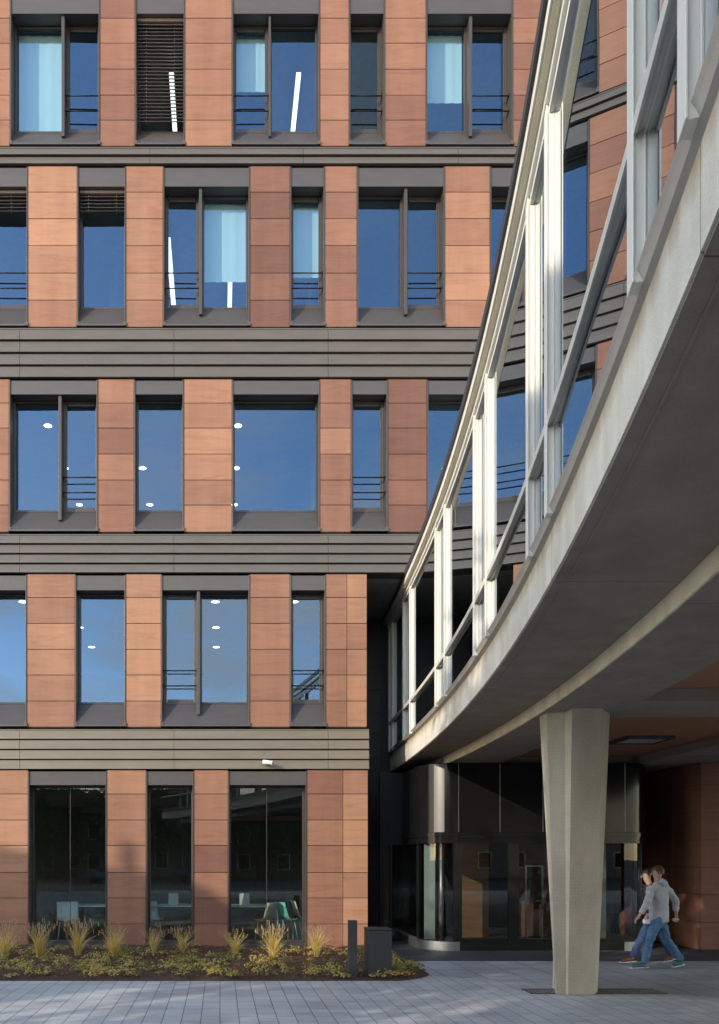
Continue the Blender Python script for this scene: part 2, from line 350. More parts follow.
# windows
WN = [0]
def window(a, b, L, x_split=None, rail=None, shade=None, glass='glass', blind=None, plain=False):
    """a,b pixel columns on the facade; L = (lintel top, opening top, opening bottom, sill bottom)"""
    X0, X1 = FX(a) + .004, FX(b) - .004; zl, zt, zb, zs = [FZ(v) for v in L]; zb = 1.9 + (858 - L[2] - 1) * (FY + .27) / 800
    fr = MB(); d0, d1 = FY + .27, FY + .35
    fw = .038
    # jamb liners, proud fins at the stone edge
    fr.box(X0, X0 + .024, FY - .012, d1, zs + .02, zl - .02); fr.box(X1 - .024, X1, FY - .012, d1, zs + .02, zl - .02)
    # outer frame
    A, Z = X0 + .024, X1 - .024
    fr.box(A, A + fw, d0, d1, zb, zt); fr.box(Z - fw, Z, d0, d1, zb, zt)
    fr.box(A + fw, Z - fw, d0, d1, zt - fw, zt); fr.box(A + fw, Z - fw, d0, d1, zb, zb + fw)
    spans = [(A + fw, Z - fw)]
    if x_split:
        c0, c1 = FX(x_split[0]), FX(x_split[1])
        fr.box(c0 + .02, c1 - .02, FY + .05, d0, zb - .26 if len(L) == 4 and L[3] - L[2] > 8 else zb, zt - .002)   # projecting fin
        fr.box(c0 - .015, c1 + .015, d0, d1, zb + fw, zt - fw)
        spans = [(A + fw, c0 - .015), (c1 + .015, Z - fw)]
    if rail is not None and rail < len(spans):
        s0, s1 = spans[rail]
        # side-hung vent: wider sash
        for (p, q) in ((s0, s0 + .032), (s1 - .032, s1)): fr.box(p, q, d0 + .015, d1 - .01, zb + fw, zt - fw)
        fr.box(s0 + .05, s1 - .05, d0 + .015, d1 - .01, zb + fw, zb + fw + .06); fr.box(s0 + .05, s1 - .05, d0 + .015, d1 - .01, zt - fw - .06, zt - fw)
    o = bpart(fr, 'window', M['frame'], bevel=.004)
    for i, (p, q) in enumerate(spans):
        ta, tb = random.uniform(-.004, .004), random.uniform(-.005, .005)
        pm = MB().poly([(p, FY + .315 - ta - tb, zb + fw), (q, FY + .315 + ta - tb, zb + fw), (q, FY + .315 + ta + tb, zt - fw), (p, FY + .315 - ta + tb, zt - fw)])
        bpart(pm, 'pane', M[glass], o)
    bpart(MB().box(A, Z, FY + .012, FY + .26, zt + .001, zl - .03), 'lintel_panel', M['metal'], o)
    if L[3] - L[2] > 8:
        sm = MB().prismx([(d0 + .03, zb), (d0, zb - .004), (FY - .03, zs + .045), (FY - .03, zs + .012), (FY + .02, zs + .012), (d0 + .03, zs + .1)], A, Z)
        for e in (X0 + .02, X1 - .02): sm.box(e - .035, e + .03, FY - .036, FY - .013, zs + .012, zs + .09)
        bpart(sm, 'sill', M['metal'], o)
    if rail is not None and not plain:
        s0, s1 = spans[rail] if rail < len(spans) else (A, Z)
        rm = MB()
        for zz in (zb + .36, zb + .68):
            rm.tube((s0 - .05, FY + .16, zz), (s1 + .05, FY + .16, zz), .013, 6)
            for xx in (s0 - .045, s1 + .045): rm.box(xx - .02, xx + .02, FY + .13, FY + .27, zz - .03, zz + .03)
        bpart(rm, 'railing', M['blackmat'], o)
    if shade:
        for (k, frac) in shade:
            s0, s1 = spans[k]; zc = zt - fw - frac * (zt - zb - 2*fw)
            nn = 14; rws = []
            for z in (zc, zt - .03):
                rws.append([(s0 + .01 + (s1 - s0 - .02) * i / nn, FY + .43 + .006 * math.sin(i * 1.7), z) for i in range(nn + 1)])
            bpart(MB().grid(rws), 'roller_blind', M['curtain'], o)
    if blind:
        sl = MB(); n = int((zt - zb - .02) * blind / .075)
        for k in range(n):
            z = zt - .06 - k * .075
            sl.prismx([(FY + .10, z), (FY + .165, z + .04), (FY + .168, z + .036), (FY + .103, z - .004)], A + .01, Z - .01)
        for xx in (A + (Z-A) * .2, A + (Z-A) * .8): sl.tube((xx, FY + .135, zt - .03), (xx, FY + .135, zt - n * .075 - .03), .004, 4)
        sl.box(A + .01, Z - .01, FY + .10, FY + .18, zt - .05, zt - .002)
        bpart(sl, 'venetian_blind', M['slat'], o)
    return o
L4 = (-4, 13, 132, 146); L3 = (166, 186, 308, 327); L2 = (379, 394, 511, 532); L1 = (574, 590, 703, 727); L0 = (770, 785, 941, 950)
# fourth storey
window(10, 100, L4, (60, 65), 1, [(0, 1)])
window(135, 185, L4, None, None, None, blind=1)
window(232, 320, L4, (268, 272), 0, [(0, .0)] and [(0, .55)])
window(349, 385, L4, None, 0, None, 'glass0')
window(426, 513, L4, (469, 474), 1, [(0, .66)])
window(548, 598, L4); window(645, 733, L4, (680, 685), 1, [(0, .5)]); window(-93, -43, L4); window(-218, -129, L4, (-170, -165), 1)
# third storey
window(-60, 28, L3, (-22, -17), 1, None, blind=.22)
window(77, 126, L3, None, None, None, blind=.22)
window(163, 250, L3, (198, 203), 0, [(1, .72)])
window(290, 325, L3, None, 0, [(0, .68)])
window(357, 445, L3, (404, 409), 1)
window(490, 530, L3, None, 0); window(575, 663, L3, (610, 615), 0, [(1, .5)]); window(-120, -92, L3); window(-205, -165, L3); window(-290, -245, L3)
# second storey
window(9, 98, L2, (57, 62), 1)
window(134, 184, L2)
o = window(232, 320, L2)
window(351, 388, L2, None, 0)
window(427, 513, L2, (470, 475), 1)
window(548, 598, L2); window(645, 733, L2, (682, 687), 1); window(-93, -43, L2); window(-218, -129, L2, (-170, -165), 1)
# first storey
window(-60, 27, L1, (-22, -17), 0)
window(75, 126, L1)
window(161, 250, L1, (196, 201), 0)
window(290, 326, L1, None, 0)
window(-120, -92, L1); window(-205, -165, L1); window(-290, -245, L1)
# ground floor
for (a, b) in ((-55, -12), (28, 107), (146, 194), (228, 307), (-170, -90), (-290, -212)):
    w = window(a, b, L0, None, None, None, 'glass0')
    if b - a > 60:
        m_ = (FX(a) + FX(b)) / 2
        bpart(MB().box(m_ - .006, m_ + .006, FY + .305, FY + .325, FZ(941) + .055, FZ(785) - .055), 'glazing_joint', M['frame'], w)
bpart(MB().box(FX(-310), FX(368), FY - .02, FY + .3, -.1, FZ(950) - .004), 'plinth', M['metal'])

# floors, ceilings, rooms
st = MB()
xl, xr, yb = FX(-310), FX(790), 24.5
def slab(ztop, zbot, x1): st.box(xl, x1, FY + .362, yb, zbot, ztop)
slab(FZ(146) + .12, FZ(186) + .02, xr); slab(FZ(327) + .12, FZ(394) + .02, xr); slab(FZ(532) + .12, FZ(590) + .02, FX(367)); st.box(FX(367) + .001, xr, FY + .362, yb, FZ(573) + .001, FZ(532) + .12)
slab(FZ(727) + .12, FZ(785) + .02, FX(367)); slab(FZ(-4) + .5, FZ(13) + .02, xr)
bpart(st, 'floor_slab', M['ceil'])
bpart(MB().box(xl, FX(367) , FY + .362, yb, -.1, .1), 'ground_floor_slab', M['floor'])
rw = MB().box(xl, xr, yb, yb + .2, FZ(573), FZ(-100))
rw.box(xl, FX(367), yb, yb + .2, -.1, FZ(573) - .001); rw.box(xl - .2, xl, FY + .03, yb, -.1, FZ(-60)); rw.box(xr, xr + .2, FY + .03, yb, FZ(573), FZ(-60))
for x in (-6.2, -2.6, 2.15, 6.0): rw.box(x, x + .12, FY + 2.2, yb - .01, FZ(532) + .05, FZ(13))
bpart(rw, 'interior_wall', M['wall'])
# upper continuation above the picture
tp = MB().box(xl, xr, FY + .01, FY + .36, FZ(-72), FZ(-150)); bpart(tp, 'parapet', M['band'])
tp = MB().box(xl, xr, FY + .36, yb, FZ(-140), FZ(-130)); bpart(tp, 'roof', M['metal'])
tp = MB()
for (a, b) in zip([p[1] for p in P4[:-1]], [p[0] for p in P4[1:]]): tp.box(FX(a)+.01, FX(b)-.01, FY + .05, FY + .3, FZ(-4)+.01, FZ(-70))
bpart(tp, 'upper_panel', M['metal'])
# return wall and dark clad back wall of the recess
sw = MB().box(FX(367) - .30, FX(367) - .002, FY + .363, 19.8, -.1, FZ(573)); bpart(sw, 'return_wall', M['slate'])
YB = 19.8
dw = MB(); k = 0
z = .0
while z < FZ(573):
    z1 = min(z + .55, FZ(573))
    for x in (3.0, 4.0, 5.0, 6.0, 7.0, 8.0, 9.0): dw.box(x + .004, x + .996, YB, YB + .03, z + .005, z1 - .005)
    z = z1
dwo = bpart(dw, 'slate_cladding', M['slate'])
tmp = MB().box(2.9, 10.2, YB + .02, YB + .3, 0, FZ(573)); tmp.v = [(x, y - FY, z) for x, y, z in tmp.v]; tmp.build('cladding_backing', M['slategap'], dwo)
# right pier under the building, stone clad: corner at X=9.8, Y=16.3
rp = MB(); z = .03
while z < 3.8:
    z1 = min(z + .56, 3.84)
    for i in range(4): rp.box(9.8 + i * 1.0 + .004, 9.8 + i * 1.0 + .996, 16.3, 16.33, z + .005, z1 - .005, .3)
    for i in range(6): rp.box(9.8 - .0, 9.83, 16.335 + i * 1.0, 16.335 + i * 1.0 + .99, z + .005, z1 - .005, .3)
    z = z1
bpart(rp, 'stone_pier', M['stone'])
bpart(MB().box(9.82, 14, 16.32, 23, 0, 3.84), 'pier_core', M['backing'])
# building mass over the passage
bpart(MB().box(4.6, 14, FY + .04, 24.4, 3.86, 4.3), 'passage_ceiling', M['soffit'])
bpart(MB().box(9.0, 14, FY + .02, 19.5, 4.31, FZ(573) - .01), 'upper_wall', M['slate'])
bpart(MB().box(4.1, 12, 22.6, 22.8, 0, 3.85), 'lobby_wall', M['wall'])

# lights inside
def disc(x, y, z, mat, label, group, r=.085):
    mb = MB(); n = 16
    mb.grid([[(r*rr*math.cos(2*PI*k/n), r*rr*math.sin(2*PI*k/n), zz) for k in range(n)] for rr, zz in ((1.15, -.002), (1.15, -.02), (1, -.02), (1, -.012))], closed=True)
    o = mb.build('ceiling_light', M['ceil'], loc=(x, y, z)); tag(o, label, 'ceiling light', group)
    MB().poly([(r*math.cos(2*PI*k/n), r*math.sin(2*PI*k/n), -.013) for k in range(n)]).build('diffuser', mat, o)
z2 = FZ(394) + .02; z1_ = FZ(590) + .02
for xi, x in enumerate((-3.85, -1.92, .40, 5.6)):
    nm = ('leftmost double window', 'undivided narrow window', 'broad undivided window', 'window partly hidden by the bridge')[xi]
    for yi, y in enumerate((17.9, 19.85, 21.9)):
        disc(x, y, z2, M['lamp2'], f'{("front","middle","rear")[yi]} downlight behind the {nm}, third row down', 'downlights in the second storey ceiling', .09)
for xi, x in enumerate((-4.3, -3.4, -.1, 1.62)):
    nm = ('window cut by the left edge', 'narrow plain window', 'double window', 'narrow window at the corner')[xi]
    for yi, y in enumerate((17.45, 19.4, 21.2)):
        disc(x, y, z1_, M['lamp2'], f'{("front","middle","rear")[yi]} downlight behind the {nm}, row above ground floor', 'downlights in the first storey ceiling', .09)
for xi, x in enumerate((-3.1, -2.75, -.2)):
    for yi, y in enumerate((18.6, 20.0)):
        disc(x + yi * .25, y, FZ(785) + .02, M['lamp3'], f'{("front","rear")[yi]} warm cafe downlight, {("leftmost row","second row from left","right row")[xi]}', 'small downlights in the cafe ceiling', .05)
def bar(x, y0, y1, z, label):
    o = MB().box(-.05, .05, y0 - y0, y1 - y0, -.0, .06).build('linear_light', M['lamp'], loc=(x, y0, z)); tag(o, label, 'ceiling light', 'linear ceiling lights')
    h = MB().box(-.06, .06, -.01, y1 - y0 + .01, .061, .09)
    for yy in (.3, y1 - y0 - .3): h.tube((0, yy, .09), (0, yy, .32), .006, 5)
    h.build('housing', M['frame'], o)
zc4 = FZ(13) + .02 - .40; zc3 = FZ(186) + .02 - .35
bar(1.73, 17.6, 20.2, zc4, 'slanting white strip light in the top row window above the broad plain one')
bar(-1.07, 17.6, 20.4, zc4, 'white strip light glimpsed through the dark slatted blind in the top row')
bar(-1.15, 17.7, 20.4, zc3, 'white strip light in the narrow left pane of the second row double window')
bar(.24, 17.7, 20.4, zc3, 'white strip light showing below the blind in the second row double window')
bar(1.62, 17.7, 20.4, zc3, 'white strip light behind the blind of the narrow second row window')

# cafe furniture
def table(x, y, label, w=1.2):
    t = empty('cafe_table', label, 'table', 'cafe tables', (x, y, .1))
    MB().box(-w/2, w/2, -.4, .4, .71, .74).build('tabletop', M['tabletop'], t, bevel=.005)
    for sx in (-1, 1):
        for sy in (-1, 1): MB().tube((sx*(w/2-.08), sy*.3, .71), (sx*(w/2-.05), sy*.33, 0), .02, 6).build('leg', M['tabletop'], t)
    return t
def chair(x, y, rz, mat, label):
    t = empty('cafe_chair', label, 'chair', 'cafe chairs', (x, y, .1), rz)
    n = 8
    rows = []
    for i in range(n + 1):
        u = i / n
        yy = -.22 + u * .42 if u < .55 else .01 + (u - .55) * .28 + .0
        zz = .45 - .03 * math.sin(u * PI / .55) if u < .55 else .45 + (u - .55) * .85
        rows.append([(-.23 + .46 * j / 8, yy + (.05 * (1 - ((j - 4)/4)**2) if u > .5 else 0), zz + (.03 * ((j - 4)/4)**2 if u < .5 else 0)) for j in range(9)])
    s = MB().grid(rows).build('seat_shell', mat, t); s.modifiers.new('solid', 'SOLIDIFY').thickness = .012
    for sx in (-1, 1):
        for sy in (-1, 1): MB().tube((sx*.16, sy*.14, .43), (sx*.22, sy*.2, 0), .012, 6).build('leg', mat, t)
t1 = table(-2.75, 18.2, 'cafe table behind the leftmost ground floor window', 1.4)
t2 = table(-.95, 18.2, 'cafe table with a standing menu card behind the narrow ground floor window', 1.2)
t3 = table(.75, 18.1, 'cafe table with a menu card behind the right ground floor window', 1.2)
for (x, lab) in ((-1.05, 'white menu card standing on the table behind the narrow ground floor window'), (.55, 'white menu card standing on the table behind the right ground floor window')):
    o = MB().poly([(-.11, 0, 0), (.11, 0, 0), (.11, .05, .26), (-.11, .05, .26)]).poly([(-.11, .1, 0), (.11, .1, 0), (.11, .052, .26), (-.11, .052, .26)]).build('menu_card', M['curtain'], loc=(x, 18.0, .841)); tag(o, lab, 'card')
chair(-3.35, 17.6, .2, M['tabletop'], 'grey chair at the left end of the cafe table in the leftmost window')
chair(-1.55, 17.7, .5, M['tabletop'], 'grey chair at the left of the table with a card in the narrow window')
chair(1.05, 17.55, -2.2, M['cream'], 'cream chair at the near side of the table in the right window')
chair(1.45, 17.8, 2.0, M['teal'], 'teal chair beside the table in the right ground floor window')
chair(1.8, 18.2, 1.7, M['cream'], 'cream chair furthest right behind the right ground floor window')

# security camera on the lowest band
cam_o = empty('security_camera', 'small white security camera on the metal band over the ground floor', 'camera', loc=(FX(265), FY - .055, FZ(762)))
MB().tube((0, 0, 0), (0, -.06, 0), .03, 10).build('bracket', M['white'], cam_o)
mb = MB(); mb.tube((-.04, -.06, -.01), (.13, -.16, -.045), .045, 12); mb.tube((.13, -.16, -.045), (.15, -.172, -.05), .05, 12)
mb.build('housing', M['white'], cam_o)

# ------------------------------------------------------------------ footbridge
def PX(y): return ((0.0001397377 * y - 0.0119402151) * y + 0.353675989) * y + 0.78217337
ys = [-9 + 28.75 * i / 96 for i in range(97)]
def ycut(a, b, n=96): return [a + (b - a) * i / n for i in range(n + 1)]
BR = empty('footbridge', 'curved glazed footbridge with white posts and a pale concrete deck edge', 'bridge', loc=(4, 16, 0))
def brp(mb, name, mat, parent=None, bevel=0):
    mb.v = [(x - 4, y - 16, z) for x, y, z in mb.v]
    return mb.build(name, mat, parent or BR, bevel=bevel)
W = 3.3
brp(MB().sweep([(0, 4.02), (0, 4.40), (.25, 4.44), (W, 4.44), (W, 4.02), (.03, 4.02)], ys, PX), 'deck_slab', M['fascia'])
w2 = lambda y: 1.0 - (.56 * max(0, (y - 5) / 15) ** 2 if y > 5 else 0)
brp(MB().sweep([(w2, 3.85), (w2, 4.018), (lambda y: w2(y) + 1.03, 4.018), (lambda y: w2(y) + 1.03, 3.85)], ys, PX), 'lower_slab', M['ringc_lit'])
# underside skin, darker board-marked concrete (2 mm proud)
brp(MB().sweep([(.012, 4.006), (.012, 4.018), (lambda y: w2(y) - .005, 4.018), (lambda y: w2(y) - .005, 4.010), (.115, 4.010), (.115, 3.998), (.10, 3.998), (.10, 4.006)], ys, PX), 'deck_soffit', M['soffit'])
brp(MB().sweep([(lambda y: w2(y) + .02, 3.842), (lambda y: w2(y) + .02, 3.848), (lambda y: w2(y) + 1.03, 3.848), (lambda y: w2(y) + 1.03, 3.842)], ys, PX), 'ring_soffit', M['soffit'])
# sill rail: bent aluminium section standing on the deck edge
brp(MB().sweep([(-.015, 4.535), (-.03, 4.56), (.16, 4.56), (.16, 4.43), (.05, 4.43), (.05, 4.475), (.0, 4.50)], ys, PX), 'sill_rail', M['sillmetal'])
# transom
ztr = 5.17
brp(MB().sweep([(-.046, ztr - .01), (-.046, ztr + .06), (.0105, ztr + .06), (.0105, ztr - .01), (.0, ztr - .01), (.0, ztr + .01), (-.03, ztr + .01), (-.03, ztr - .01)], ys, PX), 'transom', M['transom'])
# roof edge
zr = 7.60
brp(MB().sweep([(-.135, 7.68), (-.135, 7.86), (W + .2, 7.86), (W + .2, 7.66), (-.02, 7.66), (-.02, 7.705), (-.12, 7.705), (-.12, 7.68)], ys, PX), 'roof', M['white'])
brp(MB().sweep([(-.165, 7.79), (-.165, 7.90), (-.12, 7.90), (-.12, 7.862), (-.137, 7.862), (-.137, 7.79)], ys, PX), 'roof_edge', M['anthra'])
brp(MB().sweep([(-.117, 7.665), (-.117, 7.699), (-.062, 7.699), (-.062, 7.665)], ys, PX), 'perforated_strip', M['perf'])
brp(MB().sweep([(-.060, 7.59), (-.060, 7.70), (-.050, 7.70), (-.050, 7.60), (-.03, 7.60), (-.03, 7.53), (.010, 7.53), (.010, 7.56), (-.02, 7.56), (-.02, 7.59)], ys, PX), 'head_rail', M['white'])
brp(MB().sweep([(.03, 7.53), (.03, 7.655), (.10, 7.655), (.10, 7.53)], ys, PX), 'head_beam', M['sillmetal'])
# posts
post_y = [19.55]
k = 17.7
post_pairs = [(19.2, 19.65), (16.75, 17.65), (12.9, 13.8), (9.42, 10.3), (6.08, 6.93), (2.85, 3.65), (-.4, .4), (-3.7, -2.9), (-7.0, -6.2)]
prev = None
all_y = sorted([y for p in post_pairs for y in p])
for y in all_y:
    x = PX(y); sl = (PX(y + .05) - PX(y - .05)) / .1; an = math.atan(sl)
    mb = MB()
    # H-like section: outer flange, web, inner flange
    mb.box(-.048, -.038, -.055, .055, 4.50, 7.60); mb.box(-.038, .0, -.045, .045, 4.50, 7.60); mb.box(.0, .0115, -.055, .055, 4.50, 7.60); mb.box(.013, .10, -.04, .04, 4.50, 7.60)
    ca, sa = math.cos(-an), math.sin(-an)
    mb.v = [(x + px * ca - py * sa, y + px * sa + py * ca, pz) for px, py, pz in mb.v]
    brp(mb, 'post', M['white'], bevel=.003)
# panes, flat facets between posts (upper and lower light)
for a, b in zip(all_y[:-1], all_y[1:]):
    for (z0, z1) in ((4.56, ztr), (ztr + .06, 7.6)):
        brp(MB().poly([(PX(a) + .012, a, z0), (PX(b) + .012, b, z0), (PX(b) + .012, b, z1), (PX(a) + .012, a, z1)]), 'pane', M['bglass'])
# far side glazing
for y in all_y[::1]:
    x = PX(y) + W - .1
    brp(MB().box(x - .05, x + .05, y - .05, y + .05, 4.44, 7.66), 'post', M['white'])
for a, b in zip(all_y[:-1], all_y[1:]):
    brp(MB().poly([(PX(a) + W - .1, a, 4.44), (PX(b) + W - .1, b, 4.44), (PX(b) + W - .1, b, 7.66), (PX(a) + W - .1, a, 7.66)]), 'pane', M['bglass'])
brp(MB().sweep([(.2, 7.63), (.2, 7.655), (W - .2, 7.655), (W - .2, 7.63)], ys, PX), 'ceiling', M['wall'])
brp(MB().sweep([(.2, 4.442), (.2, 4.50), (W - .2, 4.50), (W - .2, 4.442)], ys, PX), 'walkway_floor', M['floor'])
hr = MB(); pts = [(PX(y) + .3, y, 5.42) for y in ycut(-8.8, 19.6, 60)]
for p, q in zip(pts[:-1], pts[1:]): hr.tube(p, q, .02, 6, caps=False)
brp(hr, 'handrail', M['steel'])

# canopy deck right of the ring, brown recessed panels between grey beams
CN = empty('canopy', 'wide low concrete canopy with brown soffit panels right of the footbridge', 'canopy', loc=(8, 12, 0))
def cnp(mb, name, mat, parent=None):
    mb.v = [(x - 8, y - 12, z) for x, y, z in mb.v]; return mb.build(name, mat, parent or CN)
ring = lambda y: PX(y) + w2(y) + 1.034
pl = [(ring(y), y) for y in ycut(-9, 16.6, 60)] + [(14, 16.6), (14, -9)]
cnp(MB().prismz(pl, 4.00, 4.018), 'soffit_panel', M['brown'])
cnp(MB().prismz([(x + (0 if x > 13 else .0), y) for x, y in pl], 4.02, 4.36), 'deck', M['soffit'])
bm_ = MB()
for (a, b) in ((9.9, 11.05), (3.2, 4.3), (-3, -2)):
    bm_.prismz([(ring(a) - .0, a), (8.6, a), (8.6, b), (ring(b) - .0, b)], 3.843, 3.998)
bm_.box(8.6, 14, -9, 16.25, 3.844, 3.997)
bm_.box(8.6, 14, 16.25, 16.64, 3.846, 3.997)
cnp(bm_, 'beam', M['soffit'])
lf = cnp(MB().box(7.0, 7.8, 13.7, 13.74, 3.94, 3.999).box(7.0, 7.8, 14.36, 14.4, 3.94, 3.999).box(7.0, 7.04, 13.74, 14.36, 3.94, 3.999).box(7.76, 7.8, 13.74, 14.36, 3.94, 3.999), 'ceiling_lamp', M['anthra'])
d_ = MB().box(7.04, 7.76, 13.74, 14.36, 3.96, 3.995); d_.v = [(x - 8, y - 12, z) for x, y, z in d_.v]; d_.build('diffuser', M['diffuser'], lf)

# ------------------------------------------------------------------ column
bot = [(555, 11.32), (556, 11.14), (566, 11.14), (568, 11.08), (594, 11.08), (597.5, 11.3)]
top = [(539.5, 11.0), (546.5, 10.72), (565, 10.62), (572, 10.38), (602, 10.38), (610, 10.75)]
bp = [(at(x, y), y) for x, y in bot]; tpn = [(at(x, y), y) for x, y in top]
def closeback(pts, cy):
    cx = (pts[1][0] + pts[-1][0]) / 2
    return pts + [(2*cx - x, 2*cy - y) for x, y in pts[1:-1]]
bp = bp + [(bp[5][0], 11.5), (bp[4][0], 11.65), (bp[3][0] + .02, 11.65), (at(560, 11.55) + .06, 11.55), (at(556.5, 11.45), 11.45)]
tpn = tpn + [(tpn[5][0], 11.6), (tpn[4][0], 12.0), (at(560, 12), 12.0), (at(556, 11.7), 11.7), (at(540.5, 11.3), 11.3)]
rows = []
for i in range(9):
    u = i / 8; z = 3.85 * u
    rows.append([(a[0] + (b[0] - a[0]) * u, a[1] + (b[1] - a[1]) * u, z) for a, b in zip(bp, tpn)])
cx0 = sum(p[0] for p in bp) / len(bp)
mb = MB()
m_ = len(rows[0])
for j in range(m_):
    kk = (j + 1) % m_; mb.grid([[r[j], r[kk]] for r in rows], smooth=False)
mb.poly(rows[-1]); mb.v = [(x - cx0, y - 11.35, z - 0) for x, y, z in mb.v]
bmo = mb.build('concrete_column', M['column'], loc=(cx0, 11.35, .005)); tag(bmo, 'pale folded concrete column widening upwards beneath the footbridge', 'column')

# ------------------------------------------------------------------ entrance drum
EN = empty('entrance_drum', 'black rounded entrance lobby with curved corners and glass doors under the bridge', 'entrance', loc=(6.55, 17, 0))
def enp(mb, name, mat, parent=None, bevel=0):
    mb.v = [(x - 6.55, y - 17, z) for x, y, z in mb.v]; return mb.build(name, mat, parent or EN, bevel=bevel)
def rr(x0, x1, y0, y1, r, n=10):
    pts = []
    for (cx, cy, a0) in ((x0 + r, y0 + r, PI), (x1 - r, y0 + r, 1.5*PI)):
        for k in range(n + 1):
            a = a0 + k * PI / 2 / n; pts.append((cx + r*math.cos(a), cy + r*math.sin(a)))
    return pts + [(x1, y1), (x0, y1)]
ex0, ex1, ey0, ey1, er = 4.18, 8.93, 16.3, 19.7, .68
def ring_wall(x0, x1, y0, y1, r, z0, z1, th=.05, t=.5):
    o_ = rr(x0, x1, y0, y1, r); i_ = rr(x0 + th, x1 - th, y0 + th, y1 - th, max(.05, r - th)); o_.append(o_[0]); i_.append(i_[0])
    mb = MB(); n = len(o_) - 1
    loops = [[(x, y, z0) for x, y in o_], [(x, y, z1) for x, y in o_], [(x, y, z1) for x, y in i_], [(x, y, z0) for x, y in i_], [(x, y, z0) for x, y in o_]]
    for a, b in zip(loops[:-1], loops[1:]): mb.grid([a, b], smooth=True)
    return mb
up = ring_wall(ex0, ex1, ey0, ey1, er, 2.42, 3.84); enp(up, 'upper_drum', M['black'])
for x in [at(px, ey0) for px in (500, 543, 590)] + [ex0 + er, ex1 - er]:
    enp(MB().box(x - .006, x + .006, ey0 - .004, ey0 + .002, 2.43, 3.83), 'panel_joint', M['steel'])
enp(ring_wall(ex0 - .03, ex1 + .03, ey0 - .03, ey1, er + .03, 2.33, 2.415, .1), 'ring_trim', M['black'])
enp(ring_wall(ex0 - .01, ex1 + .01, ey0 - .01, ey1, er + .01, 2.20, 2.328, .08), 'door_head', M['black'])
enp(ring_wall(ex0 - .02, ex1 + .02, ey0 - .02, ey1, er + .02, .005, .19, .09), 'base_ring', M['steel'])
enp(MB().box(ex0 + .7, ex1 - .7, ey0 - .026, ey0 + .02, .012, .2), 'threshold', M['blackmat'])
fm = MB()
for (a, b) in ((455, 462), (509, 519), (560, 566), (596, 600)):
    enp(MB().box(at(a, ey0), at(b, ey0), ey0, ey0 + .1, .19, 2.2), 'frame_post', M['blackmat'])
enp(MB().box(at(462, ey0), at(509, ey0), ey0 + .02, ey0 + .06, .19, .26), 'door_rail', M['blackmat']); enp(MB().box(at(519, ey0), at(560, ey0), ey0 + .02, ey0 + .06, .19, .24), 'door_rail', M['blackmat'])
enp(MB().box(ex1 - .12, ex1 - .02, ey0 + .7, ey0 + .8, .19, 2.2), 'frame_post', M['blackmat']); enp(MB().box(ex0 + .02, ex0 + .1, ey0 + .7, ey0 + .8, .19, 2.2), 'frame_post', M['blackmat'])
# curved corner glass and flat panes
def arc(cx, cy, r, a0, a1, n=10): return [(cx + r*math.cos(a0 + (a1-a0)*k/n), cy + r*math.sin(a0 + (a1-a0)*k/n)) for k in range(n+1)]
for cx, a0 in ((ex0 + er, PI), (ex1 - er, 1.5*PI)):
    pa = arc(cx, ey0 + er, er - .03, a0, a0 + PI/2)
    enp(MB().grid([[(x, y, z) for x, y in pa] for z in (.19, 2.2)]), 'curved_pane', M['dglass'])
for (a, b) in ((462, 509), (519, 560), (566, 596), (600, 622)):
    enp(MB().poly([(at(a, ey0), ey0 + .04, .2), (at(b, ey0), ey0 + .04, .2), (at(b, ey0), ey0 + .04, 2.2), (at(a, ey0), ey0 + .04, 2.2)]), 'pane', M['dglass'])
for x in (ex0 + .04,): enp(MB().poly([(x, ey0 + .8, .2), (x, ey1, .2), (x, ey1, 2.2), (x, ey0 + .8, 2.2)]), 'pane', M['dglass'])
enp(MB().tube((4.56, 16.47, .19), (4.56, 16.47, 2.2), .05, 14), 'steel_post', M['steel'])
enp(MB().tube((8.62, 16.45, .19), (8.62, 16.45, 2.2), .05, 14), 'steel_post', M['anthra'])
pa_ = arc(ex0 + er, ey0 + er, er + .004, PI + .84, PI + 1.16, 8)
enp(MB().grid([[(x, y, z) for x, y in pa_] for z in (2.43, 3.83)]), 'corner_highlight_strip', M['highlightmetal'])  # added strip, shaped as the sun's highlight on the black drum corner
enp(MB().box(4.28, 4.50, 16.74, 16.78, .2, 2.19), 'opal_panel', M['opal'])
enp(MB().box(at(600,17), at(606,17), 17, 17.04, .2, 2.19), 'opal_panel', M['opal'])
dl = enp(MB().box(6.28, 6.31, 16.45, 16.47, .22, 1.75).box(6.61, 6.65, 16.45, 16.47, .22, 1.75).box(6.31, 6.61, 16.45, 16.47, .22, .25).box(6.31, 6.61, 16.45, 16.47, 1.72, 1.75), 'door_leaf', M['steel'])
def sub_(mb, name, mat, par):
    mb.v = [(x - 6.55, y - 17, z) for x, y, z in mb.v]; return mb.build(name, mat, par)
sub_(MB().poly([(6.31, 16.46, .25), (6.61, 16.46, .25), (6.61, 16.46, 1.72), (6.31, 16.46, 1.72)]), 'door_glass', M['dglass'], dl)
sub_(MB().tube((6.62, 16.40, .85), (6.62, 16.40, 1.3), .018, 8).tube((6.62, 16.40, 1.02), (6.48, 16.40, 1.02), .014, 8).box(6.6, 6.64, 16.40, 16.45, .9, .93).box(6.6, 6.64, 16.40, 16.45, 1.22, 1.25), 'handle', M['steel'], dl)
enp(MB().prismz(rr(ex0 + .1, ex1 - .1, ey0 + .1, ey1, er - .1), .008, .03), 'lobby_floor', M['floor'])
enp(MB().prismz(rr(ex0 + .1, ex1 - .1, ey0 + .1, ey1, er - .1), 2.44, 2.5), 'lobby_ceiling', M['ceil'])
